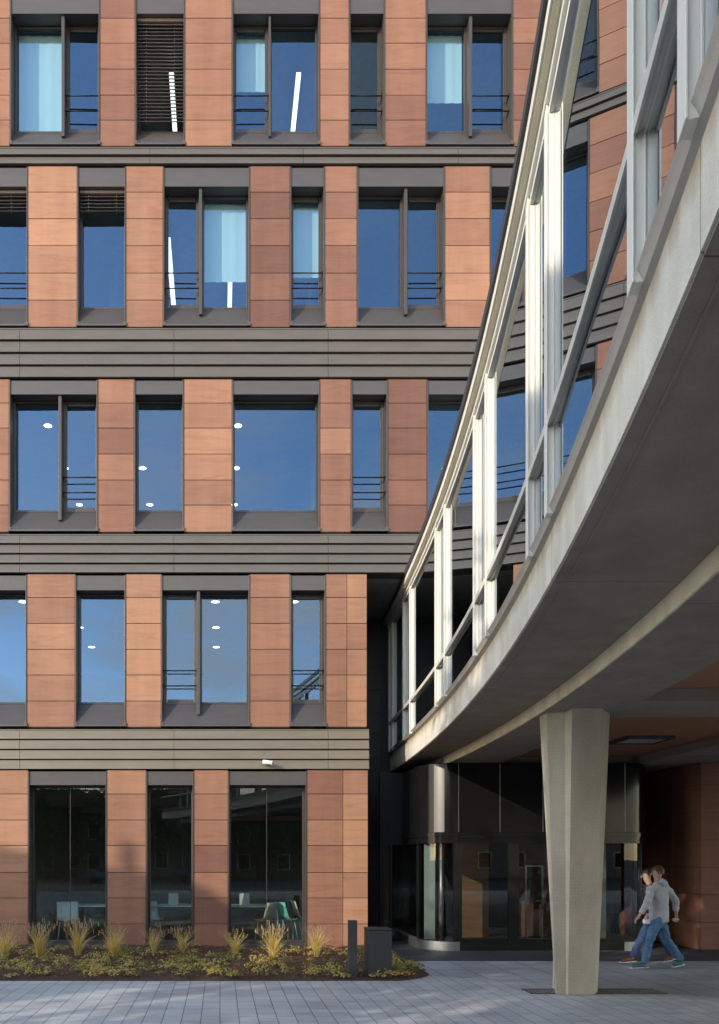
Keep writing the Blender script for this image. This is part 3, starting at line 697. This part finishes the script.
enp(MB().box(5.7, 6.35, 18.9, 18.96, .03, 2.43), 'lobby_brown_panel', M['lobby_brown'])  # brown panel stands in for the warm reflection in the door glass
enp(MB().box(6.95, 8.7, 19.2, 19.26, .03, 2.43), 'lobby_brown_panel', M['lobby_brown'])
enp(MB().box(6.5, 6.6, 18.0, 18.1, .03, 2.43), 'inner_post', M['blackmat'])
enp(MB().box(5.4, 6.0, 18.0, 18.25, 2.42, 2.435), 'lobby_fill_light', M['lobby'])  # added glow panel, unseen, keeps the brown panels from going dark

# recessed glazed screen left of the drum
GS = empty('glazed_screen', 'dark framed glass screen set back between stone corner and black entrance drum', 'screen', loc=(3.8, 18.2, 0))
ysr = 18.3
def gsp(mb, name, mat):
    mb.v = [(x - 3.8, y - 18.2, z) for x, y, z in mb.v]; return mb.build(name, mat, GS)
gx0, gx1 = at(380, ysr), at(420, ysr)
f = MB().box(gx0, gx0 + .08, ysr, ysr + .08, .02, 2.3).box(gx1 - .07, gx1, ysr, ysr + .08, .02, 2.3).box(gx0 + .08, gx1 - .07, ysr, ysr + .08, .02, .12).box(gx0 + .08, gx1 - .07, ysr, ysr + .08, 2.2, 2.3)
xm = at(391, ysr); f.box(xm - .03, xm + .03, ysr, ysr + .08, .12, 2.2)
gsp(f, 'frame', M['blackmat'])
gsp(MB().box(gx0, gx1, ysr, ysr + .1, 2.3, 3.85), 'upper_panel', M['blackmat'])
gsp(MB().poly([(gx0 + .08, ysr + .04, .12), (xm - .03, ysr + .04, .12), (xm - .03, ysr + .04, 2.2), (gx0 + .08, ysr + .04, 2.2)]), 'pane', M['dglass'])
gsp(MB().poly([(xm + .03, ysr + .04, .12), (gx1 - .07, ysr + .04, .12), (gx1 - .07, ysr + .04, 2.2), (xm + .03, ysr + .04, 2.2)]), 'pane', M['dglass'])

# ------------------------------------------------------------------ bollard and bin
o = MB().box(-.065, .065, -.065, .065, 0, .92).build('bollard', M['anthra'], loc=(at(352.5, 12.6), 12.6, .0), bevel=.006); tag(o, 'slim square dark bollard in front of the planting bed', 'bollard')
bn = empty('litter_bin', 'squat square anthracite litter bin beside the slim bollard', 'bin', loc=(at(380, 12.55), 12.55, 0))
MB().box(-.185, .185, -.0, .36, 0, .76).build('body', M['anthra'], bn, bevel=.006)
MB().box(-.19, .19, -.005, .365, .765, .79).build('lid', M['anthra'], bn, bevel=.004)

# ------------------------------------------------------------------ planting
def leafquad(mb, c, r, nrm, t):
    u = nrm.orthogonal().normalized(); a = random.uniform(0, 2*PI)
    u = Matrix.Rotation(a, 3, nrm) @ u; w = nrm.cross(u)
    mb.poly([c - u*r, c + w*r*.5, c + u*r, c - w*r*.5], t)
gc = MB()
def bedz(x, y): return .07
for c in range(600):
    y = 12.45 + 4.1 * random.random() ** 1.2; x = random.uniform(-11, bed_right(y) - .12)
    if y > 15.9 and random.random() < .4: continue
    rad = random.uniform(.06, .19); hh = random.uniform(.05, .17); tb = random.uniform(.1, .95)
    dens = int(26 + rad * 190)
    for i in range(dens):
        a = random.uniform(0, 2*PI); q = rad * math.sqrt(random.random())
        p = Vector((x + q*math.cos(a), y + q*math.sin(a), .06 + hh * (1 - (q/rad)**2 * .7) * random.uniform(.35, 1)))
        n_ = Vector((math.cos(a) * .6 * random.random(), math.sin(a) * .6 * random.random() - .25, random.uniform(.3, 1))).normalized()
        leafquad(gc, p, random.uniform(.014, .032), n_, min(1, max(0, tb + random.uniform(-.3, .3))))
tag(gc.build('ground_cover', M['cover']), 'low yellow-green leafy ground cover across the planting bed', 'plants', kind='stuff')
lt = MB()
for i in range(9000):
    y = 12.4 + 4.2 * random.random(); x = random.uniform(-9, bed_right(y) - .05)
    leafquad(lt, Vector((x, y, random.uniform(.055, .115))), random.uniform(.014, .04), Vector((random.uniform(-.6,.6), random.uniform(-.9,.3), 1)).normalized(), random.random())
tag(lt.build('leaf_litter', M['litter']), 'brown bark chips and fallen leaves covering the planting bed', 'mulch', kind='stuff')
tuft_mesh = []
def tuft(seed):
    random.seed(seed); mb = MB(); sd = MB()
    for i in range(260):
        a = random.uniform(0, 2*PI); L = random.uniform(.2, .68); lean = random.uniform(.08, .85) * (1.0 if L < .5 else .7)
        bx, by = random.uniform(-.05, .05), random.uniform(-.05, .05); w = random.uniform(.0025, .0055); t = random.random()
        prev = None
        for k in range(5):
            u = k / 4; r = lean * L * u * u; z = L * u * (1 - .25 * lean * u)
            p = Vector((bx + r*math.cos(a), by + r*math.sin(a), z)); sdv = Vector((math.sin(a + 1.2), -math.cos(a + 1.2), 0)) * w * (1 - u * .85)
            if prev: mb.poly([prev[0] - prev[1], prev[0] + prev[1], p + sdv, p - sdv], min(1, t * .6 + u * .5))
            prev = (p, sdv)
        if L > .46 and random.random() < .4:
            p = prev[0]
            for q in range(7): leafquad(sd, p + Vector((0, 0, -.012 * q + .04)) + Vector((random.uniform(-.004,.004), random.uniform(-.004,.004), 0)), .014, Vector((random.uniform(-1,1), -1, random.uniform(-.5,.5))).normalized(), random.random())
    return mb, sd
protos = []
tufts = [(5, 14.6, 1.0, 'straw-coloured grass tuft cut by the left edge of the bed'), (39, 14.8, 1.0, 'golden grass tuft at the left side of the leftmost ground floor window'),
         (78, 15.0, .95, 'golden grass tuft below the middle of the leftmost ground floor window'), (114, 14.7, 1.12, 'tallest golden grass tuft below the pier between the left windows'),
         (154, 15.5, .75, 'small green grass tuft below the left edge of the narrow ground floor window'), (182, 15.3, .8, 'thin straw grass tuft below the right edge of the narrow ground floor window'),
         (235, 14.9, .85, 'golden grass tuft below the left edge of the right ground floor window'), (273, 14.8, 1.05, 'tall feathery grass tuft below the middle of the right ground floor window'),
         (317, 14.9, .85, 'broad golden grass tuft below the pier nearest the bollard'), (-60, 14.9, 1, 'golden grass tuft outside the left edge'), (-120, 15, .9, 'grass tuft further outside the left edge')]
for s_ in range(3):
    a_, b_ = tuft(s_ + 3); protos.append((a_, b_))
pm = []
for i, (px, Y, sc, lab) in enumerate(tufts):
    k = i % 3
    if i < 3:
        r = empty('ornamental_grass', lab, 'grass', 'ornamental grass tufts in the planting bed', (at(px, Y), Y, .06))
        protos[k][0].build('blades', M['grass'], r); protos[k][1].build('seed_heads', M['seed'], r); pm.append(r)
    else:
        r = pm[k].copy(); COL.objects.link(r)
        for ch in pm[k].children: c = ch.copy(); COL.objects.link(c); c.parent = r
        r['label'] = lab; r.location = (at(px, Y), Y, .06); r.rotation_euler = (0, 0, i * 1.3)
    sc *= random.uniform(.92, 1.2); r.scale = (sc, sc, sc * random.uniform(.92, 1.06))
random.seed(21)

# ------------------------------------------------------------------ people
def skinmesh(name, joints, edges, mat, parent, sub=2, root=0):
    me = bpy.data.meshes.new(name); names = list(joints)
    me.from_pydata([joints[n][0] for n in names], [(names.index(a), names.index(b)) for a, b in edges], [])
    o = bpy.data.objects.new(name, me); COL.objects.link(o); o.parent = parent; me.materials.append(mat)
    sk = o.modifiers.new('skin', 'SKIN'); sk.use_smooth_shade = True
    if not me.skin_vertices: me.attributes  # modifier creates the layer
    sv = me.skin_vertices[0].data if me.skin_vertices else None
    if sv is None:
        bm = bmesh.new(); bm.from_mesh(me); bm.verts.layers.skin.verify(); bm.to_mesh(me); bm.free(); sv = me.skin_vertices[0].data
    for i, n in enumerate(names):
        r = joints[n][1]; sv[i].radius = r if isinstance(r, tuple) else (r, r); sv[i].use_root = (i == root)
    if name in ('hoodie', 'jacket', 'jeans', 'hood'): sub = 3
    ss = o.modifiers.new('sub', 'SUBSURF'); ss.levels = ss.render_levels = sub
    if sub == 3:
        tx = bpy.data.textures.get('folds') or bpy.data.textures.new('folds', 'CLOUDS'); tx.noise_scale = .075; tx.noise_depth = 2
        dm = o.modifiers.new('folds', 'DISPLACE'); dm.texture = tx; dm.strength = .045; dm.mid_level = .5; dm.texture_coords = 'LOCAL'
    return o
def person(loc, P, label, top, legs, shoe, solem, hair, hood, hairlen=0):
    T = empty('person', label, 'person', None, loc)
    j = {}
    def J(n, p, r): j[n] = (p, r)
    pel = Vector(P['pelvis']); che = Vector(P['chest']); nk = Vector(P['neck']); hd = Vector(P['head']); F = Vector(P['face']).normalized()
    J('pelvis', pel, .085); J('waist', (pel + che) / 2, .085); J('chest', che, (.11, .09)); J('neck', nk, .052); J('headbase', hd + Vector((0,0,-.08)) , (.06, .06)); J('headmid', hd, (.078, .09)); J('crown', hd + Vector((0,0,.075)), (.06,.07))
    E = [('pelvis','waist'),('waist','chest'),('chest','neck'),('neck','headbase'),('headbase','headmid'),('headmid','crown')]
    for s in 'LR':
        sh, el, wr = [Vector(v) for v in P['arm' + s]]; hp, kn, ank, toe = [Vector(v) for v in P['leg' + s]]
        J('sh'+s, sh, .055); J('el'+s, el, .038); J('wr'+s, wr, .026); hand = wr + (wr - el).normalized() * .07; J('palm'+s, hand, (.036, .018))
        J('hp'+s, hp + Vector((0,0,-.03)), .062); J('kn'+s, kn, .055); J('an'+s, ank, .037)
        E += [('chest','sh'+s),('sh'+s,'el'+s),('el'+s,'wr'+s),('wr'+s,'palm'+s),('pelvis','hp'+s),('hp'+s,'kn'+s),('kn'+s,'an'+s)]
        d = (wr - el).normalized(); side = d.cross(Vector((0, 1, 0))).normalized() if abs(d.y) < .9 else Vector((1,0,0))
        ay = d.cross(side).normalized()
        for f_ in range(4):
            off = ay * (.012 - .0) * 0 + Vector((0, 1, 0)) * (-.024 + .016 * f_)
            L = (.075, .085, .08, .062)[f_]
            b0 = hand + d * .02 + off; b1 = b0 + d * L * .55; b2 = b1 + (d * .7 + side * .6).normalized() * L * .5
            J(f'f{f_}a'+s, b0 + d*.02, .009); J(f'f{f_}b'+s, b1, .0085); J(f'f{f_}c'+s, b2, .007)
            E += [('palm'+s, f'f{f_}a'+s), (f'f{f_}a'+s, f'f{f_}b'+s), (f'f{f_}b'+s, f'f{f_}c'+s)]
        th = wr + d * .03; J('tha'+s, th + Vector((0,-.035,0)) + d*.01, .011); J('thb'+s, th + Vector((0,-.05,0)) + d*.05 + side*.01, .009)
        E += [('wr'+s, 'tha'+s), ('tha'+s, 'thb'+s)]
    skinmesh('body', j, E, M['skin'], T)
    # face details: nose, ears as part of a small mesh
    fc = MB(); up_ = Vector((0,0,1)); rt = F.cross(up_).normalized()
    nb = hd + F * .088
    fc.poly([nb + up_*.02, nb + rt*.016 - up_*.03, nb + F*.028 - up_*.025]); fc.poly([nb + up_*.02, nb - rt*.016 - up_*.03, nb + F*.028 - up_*.025]); fc.poly([nb + rt*.016 - up_*.03, nb - rt*.016 - up_*.03, nb + F*.028 - up_*.025])
    for sg in (-1, 1):
        ec = hd + rt * sg * .08 - F * .005
        rows = [[ec + F*(.02*math.cos(a))*q + up_*(.032*math.sin(a))*q + rt*sg*(.016*q) for a in [2*PI*k/8 for k in range(8)]] for q in (.3, 1)]
        fc.grid(rows, closed=True)
    fc.build('ears_and_nose', M['skin'], T)
    for sg in (-1, 1):
        e_ = hd + F * .078 + rt * sg * .032 + up_ * .018
        MB().poly([e_ - rt*.014, e_ - up_*.006 + F*.003, e_ + rt*.014, e_ + up_*.007 + F*.003]).build('eye', M['hair2'], T)
    m_e = hd + F * .086 - up_ * .055
    MB().poly([m_e - rt*.022, m_e - up_*.007 + F*.003, m_e + rt*.022, m_e + up_*.004 + F*.003]).build('mouth', M['shoe2'], T)
    # hair cap
    hb = MB(); rows = []
    for i in range(8):
        ph = i / 7 * PI * .62; ring_ = []
        for k in range(16):
            th = 2*PI*k/16; back = math.cos(th)   # +1 = front
            drop = ph * (1.0 if back < .2 else .66)
            r_ = math.sin(drop); zz = math.cos(drop)
            dirv = F * math.cos(th) * r_ * .112 + rt * math.sin(th) * r_ * .096 + up_ * zz * .115
            ring_.append(hd + Vector((0,0,.022)) + dirv * (1 + random.uniform(-.02, .03)))
        rows.append(ring_)
    hb.grid(rows, closed=True).build('hair', M[hair], T)
    # top garment
    g = {}; 
    def G(n, p, r): g[n] = (p, r)
    G('tail', pel + Vector((0,0,-.15)), (.178, .15)); G('hem', pel + Vector((0,0,-.04)), (.178, .15)); G('mid', (pel + che)/2, (.16, .128)); G('chest', che, (.175, .135)); G('yoke', (che + nk)/2 + Vector((0,0,.02)), (.12, .10)); G('col', nk + Vector((0,0,.01)), (.075, .075))
    GE = [('tail','hem'),('hem','mid'),('mid','chest'),('chest','yoke'),('yoke','col')]
    for s in 'LR':
        sh, el, wr = [Vector(v) for v in P['arm' + s]]
        G('sh'+s, sh, .078); G('el'+s, el, .062); G('cf'+s, wr - (wr-el).normalized()*.02, .045)
        GE += [('chest','sh'+s),('sh'+s,'el'+s),('el'+s,'cf'+s)]
    skinmesh('hoodie' if hood else 'jacket', g, GE, M[top], T)
    if hood:
        h = {'a': (nk + Vector((.0,0,.03)) - F*.03 + rt*.09, .042), 'b': (nk - F*.11 + rt*.05 + Vector((0,0,-.03)), .05), 'c': (nk - F*.14 + Vector((0,0,-.07)), .058), 'd': (nk - F*.11 - rt*.05 + Vector((0,0,-.03)), .05), 'e': (nk + Vector((.0,0,.03)) - F*.03 - rt*.09, .042)}
        skinmesh('hood', h, [('a','b'),('b','c'),('c','d'),('d','e')], M[top], T)
    # jeans
    q = {}
    def Q(n, p, r): q[n] = (p, r)
    Q('w', pel + Vector((0,0,.10)), (.10, .085)); Q('s', pel + Vector((0,0,-.06)), (.128, .108))
    QE = [('w','s')]
    for s in 'LR':
        hp, kn, ank, toe = [Vector(v) for v in P['leg' + s]]
        Q('h'+s, hp + Vector((0,0,-.08)), .10); Q('m'+s, (hp*.45 + kn*.55), .088); Q('k'+s, kn, .072); Q('c'+s, kn*.5 + ank*.5, .072); Q('a'+s, ank + (ank - kn).normalized()*.035, .06)
        QE += [('s','h'+s),('h'+s,'m'+s),('m'+s,'k'+s),('k'+s,'c'+s),('c'+s,'a'+s)]
    skinmesh('jeans', q, QE, M[legs], T)
    for s in 'LR':
        hp, kn, ank, toe = [Vector(v) for v in P['leg' + s]]
        heel = ank - (toe - ank).normalized() * .05; heel.z = ank.z - .06 if ank.z > .1 else .045
        d = (toe - heel).normalized()
        sh_ = skinmesh('shoe', {'h': (heel, (.042,.045)), 'm': (heel*.5 + toe*.5 + Vector((0,0,.012)), (.045,.042)), 't': (toe, (.038,.03)), 'a': (ank*1.0, .045)}, [('h','m'),('m','t'),('h','a')], M[shoe], T)
        u_ = Vector((-d.y, d.x, 0)).normalized(); n_ = d.cross(u_); n_ = n_ if n_.z > 0 else -n_
        so = MB(); pl_ = []
        for k in range(14):
            a = 2*PI*k/14; pl_.append(heel*.5 + toe*.5 + d * math.cos(a) * ((toe - heel).length/2 + .036) + u_ * math.sin(a) * .043 - n_ * .04)
        so.grid([[p for p in pl_], [p + n_*.016 for p in pl_]], closed=True, caps=True).build('sole', M[solem], sh_)
    return T
# man in the hoodie, walking left and slightly away
P_A = dict(pelvis=(.02,0,.93), chest=(0,.0,1.30), neck=(-.01,0,1.54), head=(-.01,.0,1.69), face=(-.9,.35,-.05),
    armL=[(-.17,-.08,1.44), (-.27,-.16,1.16), (-.40,-.14,.96)], armR=[(.18,.08,1.44), (.37,.10,1.20), (.32,.0,.98)],
    legL=[(-.06,-.06,.88), (-.19,-.08,.50), (-.28,-.06,.12), (-.50,-.05,.045)], legR=[(.09,.06,.88), (.20,.08,.50), (.42,.08,.17), (.28,.06,.04)])
P_A['legR'] = [(.09,.06,.88), (.19,.08,.50), (.42,.08,.13), (.60,.06,.06)]
P_A['legR'] = [(.09,.06,.88), (.19,.08,.50), (.45,.08,.15), (.30,.07,.05)]
pa = person((7.5, 13.7, .01), P_A, 'man in a grey hoodie and blue jeans striding left past the column', 'hoodie', 'jeans', 'shoe', 'sole', 'hair', True)
P_B = dict(pelvis=(.0,0,.93), chest=(-.03,.0,1.30), neck=(-.06,0,1.50), head=(-.11,.0,1.65), face=(-1,.1,-.1),
    armL=[(-.12,-.16,1.42), (-.10,-.22,1.14), (-.22,-.22,.92)], armR=[(-.05,.18,1.42), (.08,.22,1.16), (.02,.2,.93)],
    legL=[(-.04,-.08,.88), (-.24,-.09,.52), (-.42,-.08,.14), (-.64,-.08,.06)], legR=[(.06,.08,.88), (.22,.08,.50), (.40,.08,.16), (.26,.08,.05)])
pa.scale = (.965,)*3
pb = person((7.76, 14.35, .01), P_B, 'dark-haired person in black jacket and navy jeans walking behind the hooded man', 'jacket', 'jeans2', 'shoe2', 'sole', 'hair2', False)
pb.scale = (.955,)*3
def crumple(loc, r, label):
    bm = bmesh.new(); bmesh.ops.create_icosphere(bm, subdivisions=2, radius=r)
    for v in bm.verts: v.co *= random.uniform(.6, 1.25); v.co.z *= .7
    me = bpy.data.meshes.new('paper_bag'); bm.to_mesh(me); bm.free(); me.materials.append(M['paper'])
    o = bpy.data.objects.new('paper_bag', me); COL.objects.link(o); o.location = loc; tag(o, label, 'bag')
crumple((7.5 + .29, 13.68, .845), .055, "white crumpled paper held in the hooded man's trailing hand")
crumple((7.76 - .23, 14.12, .79), .075, 'white and pink paper bag carried by the dark-clothed walker')

# ------------------------------------------------------------------ across the street (behind the camera, seen as reflections and shadows)
def house(x0, x1, y0, y1, h, rh, label, wall, hip=0, floors=3, chim=None):
    t = empty('house', label, 'building', 'houses across the street', ((x0+x1)/2, (y0+y1)/2, 0))
    ox, oy = t.location.x, t.location.y
    def q(mb): mb.v = [(x-ox, y-oy, z) for x, y, z in mb.v]; return mb
    q(MB().box(x0, x1, y0, y1, 0, h)).build('wall', M[wall], t)
    if rh:
        m = MB().grid([[(x, y1 + .4, h - .1), (xr_, (y0+y1)/2, h + rh), (x, y0 - .4, h - .1)] for x, xr_ in ((x0 - .1, x0), (x1 + .1, x1 - hip))], smooth=False); m.poly([(x0,y1,h),(x0,y0,h),(x0,(y0+y1)/2,h+rh)]); m.poly([(x1,y1+.4,h-.1),(x1,y0-.4,h-.1),(x1-hip,(y0+y1)/2,h+rh)])
        r = q(m).build('roof', M['rooftile'], t)
        if chim: q(MB().box(chim, chim + .3, (y0+y1)/2 - .06, (y0+y1)/2 + .06, h + rh - 1, h + rh + .85)).build('chimney', M['rooftile'], r)
    n = int((x1 - x0) / 3); fh = (h - .6) / floors
    if n <= 14:
        for i in range(n):
            for k in range(floors):
                cx = x0 + (x1 - x0) * (i + .5) / n; cz = .9 + k * fh
                w = q(MB().box(cx - .65, cx + .65, y1 - .02, y1 + .03, cz, cz + 1.6)).build('window', M['white'], t)
                q(MB().box(cx - .55, cx + .55, y1 + .031, y1 + .034, cz + .1, cz + 1.5)).build('pane', M['black'], w)
house(-62, -38.9, -22, -14, 17.5, 1.2, 'long tall block across the street to the far left', 'render', hip=0.01, floors=6, chim=-40.55)
house(-23.35, -17.5, -22, -14, 16.3, 2.1, 'tall ochre block across the street to the left', 'yellowwall', floors=7)
house(-14, -5, -52, -44, 6.5, 2.5, 'white house opposite the cafe windows', 'render', floors=2)
house(1, 9, -54, -46, 6, 2.5, 'low ochre house opposite the entrance', 'yellowwall', floors=2)
house(14, 40, -54, -44, 8, 2, 'long white house opposite on the right', 'render', floors=2)
house(-40, -15, -64, -56, 8, 2.2, 'long low house behind the trees opposite, left', 'yellowwall', floors=3)
house(-14, 12, -66, -58, 8, 2.2, 'long low house behind the trees opposite, middle', 'render', floors=3)
def tree(x, y, h, cr, label, seed):
    random.seed(seed); t = empty('street_tree', label, 'tree', 'trees across the street', (x, y, 0))
    mb = MB().tube((0,0,0), (.1,.1,h*.5), .22, 8, .13)
    for k in range(7):
        a = k * 2.4; mb.tube((.1*.7, .07, h*(.3 + .03*k)), (cr*.6*math.cos(a), cr*.6*math.sin(a), h*(.55 + .05*k)), .08, 6, .02)
    mb.build('trunk', M['bark'], t)
    c = MB()
    for k in range(60 if h < 14 else 60):
        a = random.uniform(0, 2*PI); e = random.uniform(-.8, 1); rad = cr * random.uniform(.4, .95)
        ctr = Vector((rad*math.cos(a)*math.sqrt(max(0,1-e*e)), rad*math.sin(a)*math.sqrt(max(0,1-e*e)), h*.55 + e*h*.41)); tb = random.random()
        for i in range(70):
            p = ctr + Vector((random.gauss(0,.5), random.gauss(0,.5), random.gauss(0,.38)))
            leafquad(c, p, random.uniform(.10,.22), Vector((random.uniform(-1,1), random.uniform(-1,1), random.uniform(-.2,1))).normalized(), min(1, max(0, tb + random.uniform(-.3,.3))))
    c.build('crown', M['foliage'], t)
for i, (x, y, h, cr) in enumerate(((-20,-42,12,5), (-15.5,-40,10,4.2), (-3.2,-42,11,4.6), (-9,-41,11.5,4.2), (4.2,-41,11,4.6), (10.5,-42,12,5), (18,-41,12,5), (-22.6,-9.5,14.2,2.1), (-19.8,-9.3,16.4,1.6))):
    tree(x, y, h, cr, ('broad', 'round', 'tall', 'small', 'loose', 'dark', 'big', 'added shade-casting slender', 'added shade-casting narrow')[i] + ' leafy tree across the street', 50 + i)  # last two: unseen trees added to break up and block the sun
# parked car across the street
def car(x, y, label):
    t = empty('parked_car', label, 'car', 'cars parked across the street', (x, y, 0))
    prof = [(-2.1,.35),(-2.1,.75),(-1.5,.88),(-.9,1.38),(.6,1.42),(1.3,.95),(2.05,.85),(2.12,.35)]
    MB().grid([[(px, yy, pz) for px, pz in prof] for yy in (-.85, .85)], closed=True, smooth=False, caps=True).build('body', M['car'], t, bevel=.06)
    for sx in (-1.35, 1.35):
        for sy in (-.8, .8): MB().tube((sx, sy - .1, .32), (sx, sy + .1, .32), .32, 16).build('wheel', M['tyre'], t)
    MB().box(-.95, .9, .80, .858, .92, 1.28).build('side_window', M['black'], t)
car(-9, -31, 'blue car parked across the street, left'); car(-2.2, -31, 'blue car parked across the street, right')

# ------------------------------------------------------------------ light
el, azx = math.radians(18.5), math.radians(48)
tosun = Vector((-math.sin(azx) * math.cos(el), -math.cos(azx) * math.cos(el), math.sin(el)))
sl = bpy.data.lights.new('sun', 'SUN'); sl.energy = 4.2; sl.angle = math.radians(.3); sl.color = (1, .90, .76)
so = bpy.data.objects.new('sun', sl); COL.objects.link(so); so.rotation_euler = (-tosun).to_track_quat('-Z', 'Y').to_euler(); so.location = (-20, -20, 30)
w = bpy.data.worlds.new('World'); S.world = w; w.use_nodes = True; t = w.node_tree; t.nodes.clear()
out = t.nodes.new('ShaderNodeOutputWorld'); bg = t.nodes.new('ShaderNodeBackground'); bg.inputs[1].default_value = .15
sky = t.nodes.new('ShaderNodeTexSky'); sky.sky_type = 'NISHITA'; sky.sun_disc = False; sky.sun_elevation = el
sky.sun_rotation = math.atan2(tosun.x, tosun.y); sky.air_density = 1.0; sky.dust_density = .3; sky.ozone_density = 2.5
tc = t.nodes.new('ShaderNodeTexCoord'); mp = t.nodes.new('ShaderNodeMapping'); mp.inputs['Scale'].default_value = (1.0, 1.0, 2.6)
t.links.new(tc.outputs['Generated'], mp.inputs[0])
nz = noise(t, mp.outputs[0], 3.6, 9, .56, .25)
cf = ramp(t, nz, [(.43, (0,0,0)), (.60, (.8,.8,.8))])
spz = t.nodes.new('ShaderNodeSeparateXYZ'); t.links.new(tc.outputs['Generated'], spz.inputs[0])
mrz = t.nodes.new('ShaderNodeMapRange'); t.links.new(spz.outputs[2], mrz.inputs[0])
mrz.inputs[1].default_value = .30; mrz.inputs[2].default_value = .56; mrz.inputs[3].default_value = 1; mrz.inputs[4].default_value = .10
cf = mathn(t, 'MULTIPLY', cf, mrz.outputs[0])
skyb = mixc(t, 1, sky.outputs[0], (5.1,4.35,3.65), 'MULTIPLY')
cc = mixc(t, cf, skyb, (16,14.2,12.2))
t.links.new(cc, bg.inputs[0]); t.links.new(bg.outputs[0], out.inputs[0])

# ------------------------------------------------------------------ camera
cd = bpy.data.cameras.new('camera'); cam = bpy.data.objects.new('camera', cd); COL.objects.link(cam); S.camera = cam
cam.location = (0, 0, 1.9); cam.rotation_euler = (PI/2, 0, 0)
cd.sensor_fit = 'AUTO'; cd.sensor_width = 36; cd.lens = 800 / 1024 * 36
cd.shift_x = (359.5 - 220) / 1024; cd.shift_y = (858 - 512) / 1024; cd.clip_end = 3000; cd.clip_start = .05
S.view_settings.view_transform = 'Standard'; S.view_settings.look = 'None'; S.view_settings.exposure = 0
S.cycles.max_bounces = 10; S.cycles.glossy_bounces = 6; S.cycles.transparent_max_bounces = 16; S.cycles.caustics_reflective = False; S.cycles.caustics_refractive = False
S.cycles.use_denoising = True; S.cycles.sample_clamp_indirect = 4
